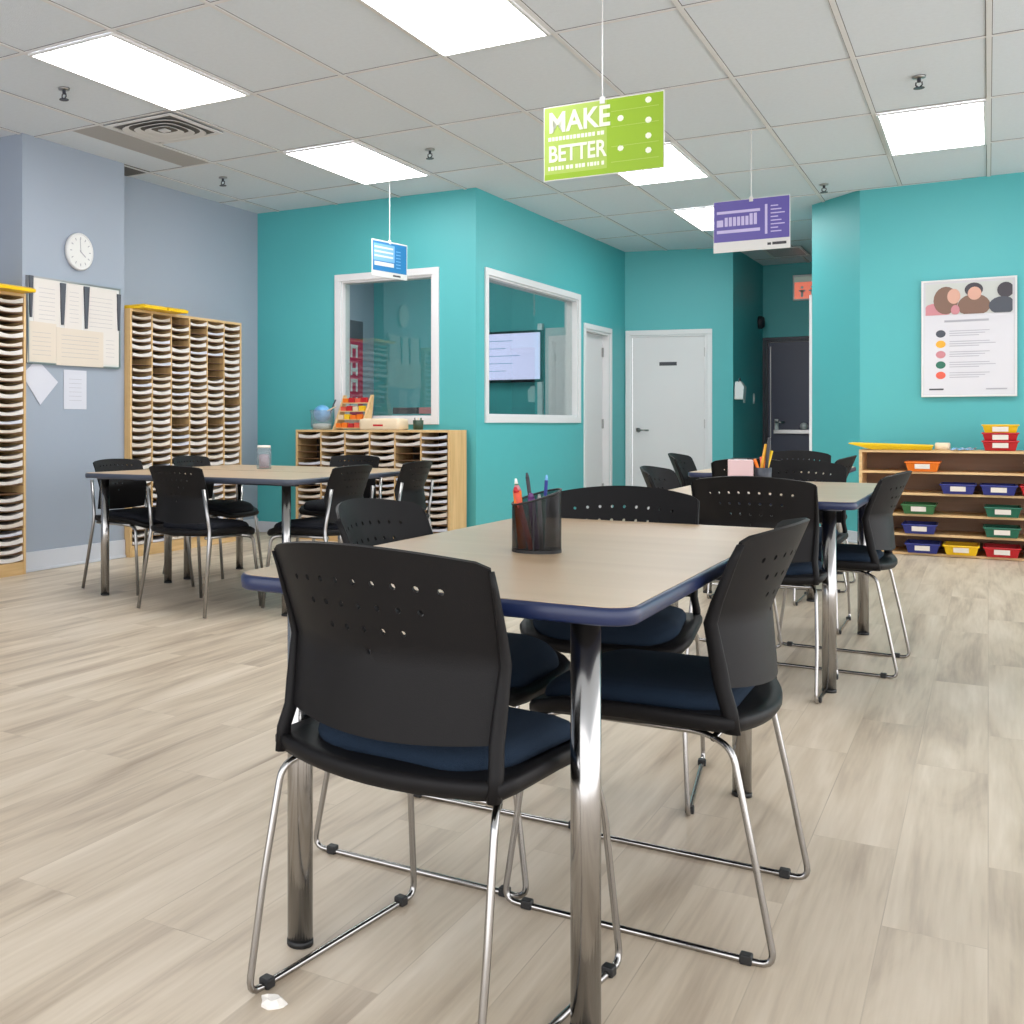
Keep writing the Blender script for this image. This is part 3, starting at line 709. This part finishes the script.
# ------------------------------------------------------------------ hanging signs
def hanging(loc, rz, w, h, label, front_off=0):
    t = empty('hanging_sign', loc, rz, label, 'sign', 'signs hanging from the ceiling')
    MB().box(-w/2, w/2, 0, .006, -h/2, h/2).build('board', M['board_white'], t, bevel=.001)
    MB().tube([(front_off, .003, h/2-.012), (front_off, .003, CEIL-loc[2]-.002)], .003, 6).build('hanging_rod', M['white_metal'], t)
    MB().box(front_off-.012, front_off+.012, -.004, .01, h/2-.02, h/2+.012).build('clip', M['white_metal'], t, bevel=.002)
    return t
def panel(t, m, x0, x1, z0, z1, name='print', y=-.0008): return MB().box(x0, x1, y, 0.0005, z0, z1).build(name, M[m], t)
w, h_ = .548, .345
t = hanging((-1.482, 4.897, 2.307), .03, w, h_, 'lime green hanging sign reading MAKE and BETTER', 0)
panel(t, 'lime2', -w/2+.004, .02, -h_/2+.03, h_/2-.004); panel(t, 'lime', -w/2+.004, .02, -h_/2+.004, -h_/2+.03); panel(t, 'lime', .02, w/2-.004, -h_/2+.004, h_/2-.004)
text('MAKE', .132, M['limew'], t, (-w/2+.022, -.0018, .052), .84, bold=.0028)
text('BETTER', .105, M['limew'], t, (-w/2+.022, -.0018, -.085), .76, bold=.0022)
for k, (z, n) in enumerate(((.012, 17), (-.125, 19))):
    mb = MB(); rnd = random.Random(k)
    x = -w/2+.022
    while x < 0:
        ww = .008+.008*rnd.random(); mb.box(x, x+ww, -.0014, 0, z, z+.018); x += ww+.004+(.007 if rnd.random() < .25 else 0)
    mb.build('small_print', M['limew'], t)
for z in (.115, .045, -.045, -.115): MB().box(.04, .25, -.0014, 0, z-.006, z-.003).build('rule_line', M['lime2'], t)
for x, z in ((.082, .075), (.082, -.06), (.205, .14), (.205, .05), (.205, -.02), (.205, -.085)):
    MB().lathe([(.001, 0), (.014, 0), (.014, .0014), (.001, .0014)], 7 if z < 0 else 10, mtx=Matrix.Translation((x, 0, z)) @ Matrix.Rotation(PI2, 4, 'X')).build('icon', M['limew'], t)
w, h_ = .475, .345
t = hanging((-1.322, 7.64, 2.32), .0, w, h_, 'purple hanging sign with white bottom strip', 0)
t['label'] = 'purple hanging sign with a white strip along its bottom'
panel(t, 'purple', -w/2+.004, w/2-.004, -h_/2+.07, h_/2-.004)
mb = MB().box(-w/2+.022, .055, -.0014, 0, .085, .103).box(-w/2+.022, .055, -.0014, 0, -.045, -.024)
mb.box(-w/2+.022, -w/2+.062, -.0014, 0, .0, .045)
for k in range(8): mb.box(-w/2+.072+k*.026, -w/2+.091+k*.026, -.0014, 0, .0, .03+(.045 if k > 5 else .03))
mb.build('lettering', M['lav'], t)
mb = MB().box(.085, .10, -.0014, 0, -.07, .125)
for k in range(8): mb.box(.12, .165+.02*(k % 3), -.0014, 0, .108-k*.024, .115-k*.024)
mb.build('small_print', M['lav'], t)
panel(t, 'ink', .10, .122, -h_/2+.028, -h_/2+.044, 'small_print'); panel(t, 'ink', .13, .215, -h_/2+.028, -h_/2+.046, 'small_print')
w, h_ = .46, .29
t = hanging((-4.046, 7.704, 2.317), math.radians(80), w, h_, 'small blue hanging sign in front of the office window', 0)
panel(t, 'skyblue', -w/2+.01, w/2-.01, -h_/2+.045, h_/2-.012); panel(t, 'skyblue2', -w/2+.02, .06, -.02, h_/2-.03, 'print', -.0012)
mb = MB().box(-w/2+.03, .05, -.0018, 0, -.06, -.028)
for k in range(3): mb.box(-w/2+.03, .04, -.0018, 0, .01+k*.035, .024+k*.035)
mb.build('lettering', M['board_white'], t)
mb = MB()
for k in range(6): mb.box(.08, .14, -.0014, 0, -.06+k*.026, -.054+k*.026)
mb.build('small_print', M['skyblue2'], t)
panel(t, 'ink', .04, .14, -h_/2+.014, -h_/2+.028, 'small_print')

# ------------------------------------------------------------------ pier wall things
t = empty('wall_clock', (-5.455, 5.625, 2.222), PI2, 'round white wall clock on the blue grey pier', 'clock')
R90 = Matrix.Rotation(PI2, 4, 'X')
MB().lathe([(.002, 0), (.12, 0), (.132, .008), (.132, .03), (.122, .036), (.118, .030), (.002, .030)], 40, mtx=R90).build('clock_case', M['white_metal'], t, smooth=True)
MB().lathe([(.001, .0305), (.116, .0305), (.116, .0315), (.001, .0315)], 40, mtx=R90).build('clock_face', M['board_white'], t)
mb = MB()
for k in range(12):
    a_ = k*math.pi/6; mb.box(-.003, .003, -.033, -.0312, .085, .103, Matrix.Rotation(a_, 4, 'Y'))
mb.build('hour_marks', M['ink_grey'], t)
MB().box(-.003, .003, -.0345, -.033, -.01, .06, Matrix.Rotation(math.radians(125), 4, 'Y')).build('hour_hand', M['ink_grey'], t)
MB().box(-.002, .002, -.036, -.0345, -.01, .09, Matrix.Rotation(math.radians(-5), 4, 'Y')).build('minute_hand', M['ink_grey'], t)
# local frame on the pier: x=+v, y=-u (into wall), so front is y<0
def pier(name, v0, z0, label, cat, group=None): return empty(name, (-5.455, v0, z0), PI2, label, cat, group)
t = pier('whiteboard', 5.145, 1.42, 'thin framed wall board mostly covered by large paper sheets, on the pier', 'board')
MB().box(0, .895, -.018, 0, 0, .57).build('board_panel', M['board_white'], t)
MB().box(-.012, 0, -.024, 0, -.012, .582).box(.895, .907, -.024, 0, -.012, .582).box(0, .895, -.024, 0, -.012, 0).box(0, .895, -.024, 0, .57, .582).build('board_frame', M['chrome_dull'], t)
def sheet(pts, y, label, v0=5.145, z0=1.42, m='paper', group='large sheets pinned on the wall board'):
    o = pier('paper_sheet', v0, z0, label, 'paper', group)
    n = len(pts); MBo = MB(); MBo.add([(x, y, z) for x, z in pts]+[(x, y+.001, z) for x, z in pts], [tuple(range(n)), tuple(range(2*n-1, n-1, -1))]+[(i, n+i, n+(i+1)%n, (i+1)%n) for i in range(n)])
    ob = MBo.build('sheet', M[m], o)
    mb = MB(); x0 = min(p[0] for p in pts)+.03; x1 = max(p[0] for p in pts)-.03; za = min(p[1] for p in pts); zb_ = max(p[1] for p in pts)
    k = za+.06
    while k < zb_-.05: mb.box(x0+.02, x1-.02, y-.0008, y, k, k+.002); k += .03
    if len(pts) == 4 and m != 'diamond': mb.build('ruled_lines', M['ink_grey'], o)
    return o
sheet([(.04, .24), (.29, .235), (.29, .57), (.045, .57)], -.0215, 'large blank sheet at the upper left of the wall board')
sheet([(.33, .24), (.50, .235), (.52, .565), (.36, .57)], -.0215, 'narrow slanted sheet hanging in the middle top of the wall board')
sheet([(.53, .22), (.87, .23), (.87, .56), (.58, .565)], -.0215, 'large sheet at the upper right of the wall board')
sheet([(-.02, -.008), (.25, -.01), (.25, .27), (0, .275)], -.0235, 'sheet with ruled lines at the lower left of the wall board', m='paper_b')
sheet([(.25, -.012), (.72, -.01), (.72, .245), (.25, .25)], -.0255, 'wide sheet across the lower middle of the wall board', m='paper_b')
sheet([(.70, .01), (.89, .01), (.89, .25), (.70, .25)], -.0225, 'sheet at the lower right of the wall board')
for k, (x, z, tx, hh, lb) in enumerate(((.012, .30, 0, .28, 'left edge'), (.31, .27, .03, .29, 'gap left of the middle sheet'), (.545, .26, .03, .30, 'gap right of the middle sheet'), (.885, .27, 0, .27, 'right edge'))):
    o = pier('chart_holder', 5.145+x, 1.42+z, 'dark wedge shaped holder at the %s of the board' % lb, 'holder', 'dark holders on the wall board')
    MB().prism([(-.004+tx*-.2, 0), (.010, 0), (.022+tx*.3, hh), (-.018-tx*.2, hh)], .0185, .0295, Matrix.Rotation(PI2, 4, 'X')).build('holder_body', M['charcoal'], o)
o = sheet([(-.165, .03), (.0, -.17), (.168, -.01), (-.03, .14)], -.006, 'white square sheet taped like a diamond below the wall board', 5.262, 1.30, 'paper_c', None)
for c in [x for x in bpy.data.objects if x.parent == o and 'ruled' in x.name]: bpy.data.objects.remove(c)

o = sheet([(0, 0), (.225, 0), (.225, .275), (0, .275)], -.004, 'pale sheet of paper taped under the middle of the wall board', 5.488, 1.105, 'paper_c', None)
# yellow trays on the tall cubbies
for (u, v, w_, lab) in ((-5.34, 6.16, .26, 'yellow lid lying on the tall wide cubby, left of its twin'), (-5.34, 6.44, .24, 'yellow lid lying on the tall wide cubby, right of its twin'), (-5.34, 4.70, .37, 'yellow lid lying on the cubby at the left photo edge')):
    o = empty('flat_tray', (u, v, 1.866), PI2, lab, 'lid', 'yellow lids on the tall cubbies')
    MB().loft([[(0, -.05, 0), (w_, -.05, 0), (w_, .2, 0), (0, .2, 0)], [(0, -.055, .02), (w_, -.055, .02), (w_, .2, .02), (0, .2, .02)], [(.015, -.03, .032), (w_-.015, -.03, .032), (w_-.015, .19, .032), (.015, .19, .032)]]).build('lid_body', M['yellow'], o, bevel=.003)

# ------------------------------------------------------------------ office interior
t = empty('red_banner', (-5.955, 10.24, .83), PI2, 'tall crimson banner with white lettering seen through the first office window', 'banner')
MB().box(0, .42, -.012, 0, 0, 1.32).build('banner_sheet', M['magenta'], t)
MB().box(0, .42, -.014, 0, 1.12, 1.32).build('banner_header', M['charcoal'], t)
mb = MB()
for k, z in enumerate((.98, .78, .60, .40, .20)):
    mb.box(.14, .18, -.0135, -.012, z-.07, z+.07); mb.box(.26, .30, -.0135, -.012, z-.07, z+.07); mb.box(.18, .26, -.0135, -.012, z+.03-.06*(k%2), z+.07-.06*(k%2))
mb.build('lettering', M['board_white'], t)
t = empty('wall_television', (-4.45, 10.945, 1.44), 0, 'lit wall screen seen through the second office window', 'television')
MB().box(-.55, .52, -.06, -.002, 0, .545).build('casing', M['bezel'], t, bevel=.004)
s_ = MB().box(-.53, .50, -.064, -.06, .03, .52).build('screen', M['screen'], t)
mb = MB()
for k in range(5): mb.box(-.1, .12+.08*(k % 3), -.0655, -.064, .12+k*.08, .126+k*.08)
mb.build('screen_text', M['skyblue2'], s_)
o = empty('office_table', (-4.5, 10.2, 0), 0, 'low table with a dark curtain like shade under the screen inside the office', 'table')
MB().box(-.6, .55, -.2, .3, .70, .73).build('tabletop', M['lam'], o)
for x in (-.55, .5):
    for y in (-.15, .25): MB().tube([(x, y, .0), (x, y, .7)], .02, 8).build('leg', M['chrome_dull'], o)
o['label'] = 'small table below the lit screen inside the office'
for k, (x, m_, nm) in enumerate(((-4.30, 'bezel', 'black keyboard like tray on the inner sill of the office window'), (-4.02, 'pinkp', 'pink patterned box on the inner sill of the office window'))):
    pass
for x0, x1, m_, lb in ((-4.36, -4.13, 'bezel', 'black box on the sill inside the first office window'), (-4.11, -3.98, 'pinkp', 'pink box on the sill inside the first office window')):
    o = MB().box(0, x1-x0, 0, .05, 0, .055).build('sill_box', M[m_], None, bevel=.004)
    o.location = (x0, 8.352, 1.0865); tag(o, lb, 'box', 'boxes on the inner sill')

# ------------------------------------------------------------------ things on the low cubby
ZC = .9505
t = empty('globe_jar', (-4.90, 8.06, ZC), 0, 'clear jar with a blue globe like ball on the left end of the low cubby', 'jar')
MB().lathe([(.001, .002), (.085, .002), (.10, .03), (.10, .13), (.11, .17)], 24).build('jar_body', M['clear'], t, smooth=True)
MB().lathe([(.075*math.cos(a_)+.0005, .14+.075*math.sin(a_)) for a_ in [-PI2+math.pi*k/12 for k in range(13)]], 24).build('ball', M['globe'], t, smooth=True)
MB().lathe([(.002, .004), (.078, .004), (.08, .05), (.002, .055)], 20).build('filling', M['paper_b'], t, smooth=True)
MB().tube([(.06, .02, .12), (.12, .03, .26)], .007, 8).build('stick', M['charcoal'], t)
MB().tube([(.04, -.02, .15), (.15, -.02, .20)], .006, 8).build('stick', M['beige'], t)
t = empty('display_rack', (-4.61, 8.05, ZC), 0, 'slanted wooden rack of small orange and red boxes on the low cubby', 'rack')
for x in (-.145, .125): MB().prism([(-.06, 0), (.10, 0), (.16, .30), (.13, .30)], x, x+.02, Matrix(((0,0,1,0),(1,0,0,0),(0,1,0,0),(0,0,0,1)))).build('side_panel', M['pine'], t)
for k in range(4): MB().box(-.125, .125, -.05+k*.04, .06+k*.035, .01+k*.072, .018+k*.072).build('shelf', M['pine'], t)
for k in range(4):
    for q in range(4):
        o = MB().box(0, .052, 0, .035, 0, .042 if q % 2 else .036).build('small_box', M[['orange', 'red', 'orange', 'beige', 'red', 'yellow', 'exit_red'][(k*3+q*2) % 7]], None)
        o.location = (-4.61-.118+q*.060, 8.05-.045+k*.04, ZC+.0185+k*.072)
        tag(o, 'tiny card box in the wooden rack, %s row from the bottom, %s from the left' % (['first', 'second', 'third', 'fourth'][k], ['first', 'second', 'third', 'fourth'][q]), 'box', 'tiny boxes in the wooden rack')
t = empty('beige_case', (-4.27, 8.02, ZC), .03, 'beige rounded case with a small red label on the low cubby', 'case')
MB().loft([[(x*s, y*s, z) for x, y in rrect(-.19, .19, -.10, .10, .03, 5)] for s, z in ((.96, 0), (1, .01), (1, .075), (.95, .09), (.8, .095))]).build('case_body', M['beige'], t, smooth=True)
MB().box(-.05, .04, -.1015, -.098, .03, .045).build('label', M['red'], t)
t = empty('wire_cup', (-3.97, 8.06, ZC), 0, 'dark green cup of short pens right of the beige case', 'cup')
MB().lathe([(.001, .002), (.04, .002), (.045, .08), (.041, .08), (.036, .008), (.001, .008)], 20).build('cup_body', mat('dark_green_cup', (44, 66, 50), .5), t, smooth=True)
for k in range(5): MB().tube([(.02*math.cos(k*1.3), .02*math.sin(k*1.3), .01), (.03*math.cos(k*1.3), .03*math.sin(k*1.3), .10)], .004, 6).build('pen', M[['ink', 'green', 'label', 'charcoal', 'beige'][k]], t)

# ------------------------------------------------------------------ table top things
t = empty('pencil_cup', (-.848, 2.315, .7157), 0, 'black wire mesh pencil cup on the near table', 'cup')
R_ = .0535
def slant(k, n=28):
    a_ = 2*math.pi*k/n; d_ = (math.cos(a_)*.84+math.sin(a_)*.54)   # rim rises towards image right
    return a_, .122+.017*d_
for rr_, nm in ((R_, 'mesh_body'),):
    n = 28; vs = []; 
    for k in range(n): a_, zt = slant(k); vs += [(rr_*math.cos(a_), rr_*math.sin(a_), .004), (rr_*math.cos(a_), rr_*math.sin(a_), zt)]
    MB().add(vs, [(2*k, 2*((k+1) % n), 2*((k+1) % n)+1, 2*k+1) for k in range(n)]).build(nm, M['mesh'], t, smooth=True, solid=.0012)
MB().tube([(R_*math.cos(slant(k)[0]), R_*math.sin(slant(k)[0]), slant(k)[1]) for k in range(29)], .0024, 6).build('rim', M['blackg'], t, smooth=True)
MB().lathe([(.001, .0), (R_+.001, 0), (R_+.001, .007), (.001, .007)], 28).build('cup_base', M['blackg'], t)
for k in (3, 10, 22): a_, zt = slant(k); MB().tube([(R_*math.cos(a_), R_*math.sin(a_), .005), (R_*math.cos(a_), R_*math.sin(a_), zt)], .0016, 6).build('upright_wire', M['blackg'], t)
def stick(name, c, dx, dy, b, top, r, m, lab, n=8, tip=None):
    o = empty(name, (-.848+b[0], 2.315+b[1], .7157+.008), 0, lab, name.split('_')[-1], 'pens and pencils in the mesh cup')
    MB().tube([(0, 0, 0), (dx, dy, top)], r, n).build('barrel', M[m], o, smooth=True)
    e = Vector((dx, dy, top)).normalized(); p = Vector((dx, dy, top))
    MB().tube([tuple(p), tuple(p+e*.012)], [r*1.05, r*.5], n).build('cap', M[tip or m], o, smooth=True)
stick('orange_marker', 0, -.010, -.006, (-.024, -.024), .128, .010, 'orange', 'thick orange marker at the left inside the mesh pencil cup', tip='pinkp')
stick('red_marker', 0, -.030, -.010, (.000, -.034), .125, .0065, 'exit_red', 'red marker leaning left in the mesh pencil cup', tip='red')
stick('green_pencil', 0, -.012, -.008, (-.030, -.006), .142, .0045, 'green', 'green pencil at the far left of the mesh cup', tip='label')
stick('dark_pen', 0, -.020, -.004, (-.002, .006), .155, .0045, 'ink', 'dark slim pen rising highest in the mesh cup')
stick('violet_marker', 0, -.012, .0, (.010, -.028), .112, .008, 'violet', 'violet marker in the middle of the mesh pencil cup')
stick('blue_pen', 0, .008, .006, (.006, .018), .150, .004, 'blue', 'pale blue tipped pen behind the slanted rim of the mesh cup', tip='skyblue2')
stick('silver_pen', 0, -.004, -.002, (.022, -.030), .110, .005, 'chrome_dull', 'silver grey pen inside the right half of the mesh cup')
stick('green_marker', 0, .004, .002, (.016, -.012), .105, .006, 'teal_p', 'dark green marker inside the right half of the mesh cup')
t = empty('glass_jar', (-3.845, 5.62, .7157), 0, 'clear jar with pinkish contents on the left tables', 'jar')
MB().lathe([(.001, .001), (.045, .001), (.047, .02), (.047, .125), (.040, .135), (.038, .135), (.043, .12), (.043, .02), (.001, .006)], 20).build('jar_body', M['clear'], t, smooth=True)
MB().lathe([(.002, .008), (.032, .008), (.032, .09), (.002, .095)], 14).build('contents', M['pinkp'], t, smooth=True)
MB().lathe([(.002, .135), (.042, .135), (.042, .148), (.002, .15)], 20).build('lid', M['label'], t, smooth=True)
o = empty('tissue_box', (-.985, 5.42, .7157), .2, 'pale pink and white box on the middle right table behind the black chair', 'box')
MB().box(-.055, .055, -.055, .055, 0, .115).build('carton', M['pinkbox'], o, bevel=.004)
MB().loft([[(.03*math.cos(q), .012*math.sin(q), z_) for q in [2*math.pi*k/8 for k in range(8)]] for z_ in (.11, .118)]).build('opening', M['board_white'], o)
t = empty('marker_holder', (-.885, 5.42, .7157), 0, 'dark cup bristling with orange and yellow markers on the middle table', 'cup')
MB().lathe([(.001, .001), (.034, .001), (.037, .08), (.033, .08), (.030, .006), (.001, .006)], 16).build('cup_body', M['charcoal'], t, smooth=True)
for k, (dx, dy, b0, m_, h2) in enumerate(((.03, .0, -.018, 'pencil_y', .19), (.022, .01, -.005, 'orange', .17), (-.035, -.02, .0, 'orange', .12), (-.02, .015, .008, 'exit_red', .13), (.035, .01, .0, 'yellow', .16), (.02, -.01, .008, 'ink', .22))):
    MB().tube([(b0, 0, .01), (b0+dx, dy, h2)], .0075, 8).build('marker', M[m_], t, smooth=True)

# ------------------------------------------------------------------ hallway things
t = empty('exit_sign', (-1.995, 14.298, 2.49), 0, 'small red and white running figure exit sign above the dark hallway door', 'sign')
MB().box(0, .33, -.045, 0, 0, .31).build('sign_box', M['white_metal'], t, bevel=.004)
MB().box(.02, .31, -.047, -.045, .02, .22).build('red_field', M['exit_lit'], t)
MB().box(.02, .31, -.047, -.045, .225, .285).build('header', M['exit_top'], t)
mb = MB()
for x in (.09, .20):
    mb.box(x, x+.028, -.049, -.047, .04, .12); mb.box(x-.022, x+.05, -.049, -.047, .105, .125); mb.lathe([(.001, 0), (.017, 0), (.017, .002), (.001, .002)], 10, mtx=Matrix.Translation((x+.014, -.047, .155)) @ R90)
mb.build('figure', M['board_white'], t)
t = empty('wall_dispenser', (-2.362, 12.80, 1.27), PI2*3, 'white wall mounted dispenser on the dark teal hallway wall', 'dispenser')
t.rotation_euler = (0, 0, PI2)
MB().loft([[(x, y, 0) for x, y in ((-.15, -.09), (.0, -.09), (.0, .0), (-.15, .0))], [(x, y, .14) for x, y in ((-.15, -.10), (.0, -.10), (.0, .0), (-.15, .0))], [(x, y, .20) for x, y in ((-.12, -.06), (-.03, -.06), (-.03, .0), (-.12, .0))]]).build('body', M['white_metal'], t, bevel=.006)
MB().tube([(-.12, -.04, .19), (-.10, -.04, .235), (-.05, -.04, .235), (-.03, -.04, .19)], .007, 6).build('handle', M['charcoal'], t)
for v_, lb in ((13.15, 'white light switch plate nearer the white dispenser'), (13.75, 'white light switch plate nearer the dark door')):
    o = empty('light_switch', (-2.352, v_, 1.24), PI2, lb, 'switch', 'switch plates on the hallway wall')
    MB().box(-.04, .04, -.008, 0, 0, .12).build('plate', M['white_metal'], o, bevel=.002); MB().box(-.012, .012, -.014, -.008, .03, .09).build('rocker', M['label'], o)
o = MB().lathe([(.002, 0), (.08, 0), (.08, .04), (.06, .07), (.002, .075)], 20, mtx=Matrix.Rotation(PI2, 4, 'Y')).build('alarm_bell', M['steel_dark'], None, smooth=True)
o.location = (-2.352, 14.05, 2.23); tag(o, 'dark round alarm bell high on the teal hallway wall', 'alarm bell')
struct(MB().box(-1.345, -1.322, 10.575, 10.70, 0, 2.15).build('trim_5', M['white']))
# scrap on the floor
mb = MB(); rnd = random.Random(3); n = 9
ring0 = [(.030*(.55+.6*rnd.random())*math.cos(2*math.pi*k/n), .022*(.55+.6*rnd.random())*math.sin(2*math.pi*k/n), .001+.006*rnd.random()) for k in range(n)]
mb.loft([[(x, y, .0006) for x, y, z in ring0], ring0, [(x*.5, y*.5, .009+.004*rnd.random()) for x, y, z in ring0]])
o = mb.build('paper_scrap', M['scrap']); o.location = (-1.037, 1.545, 0); tag(o, 'tiny torn white scrap on the floor by the nearest chair', 'scrap')
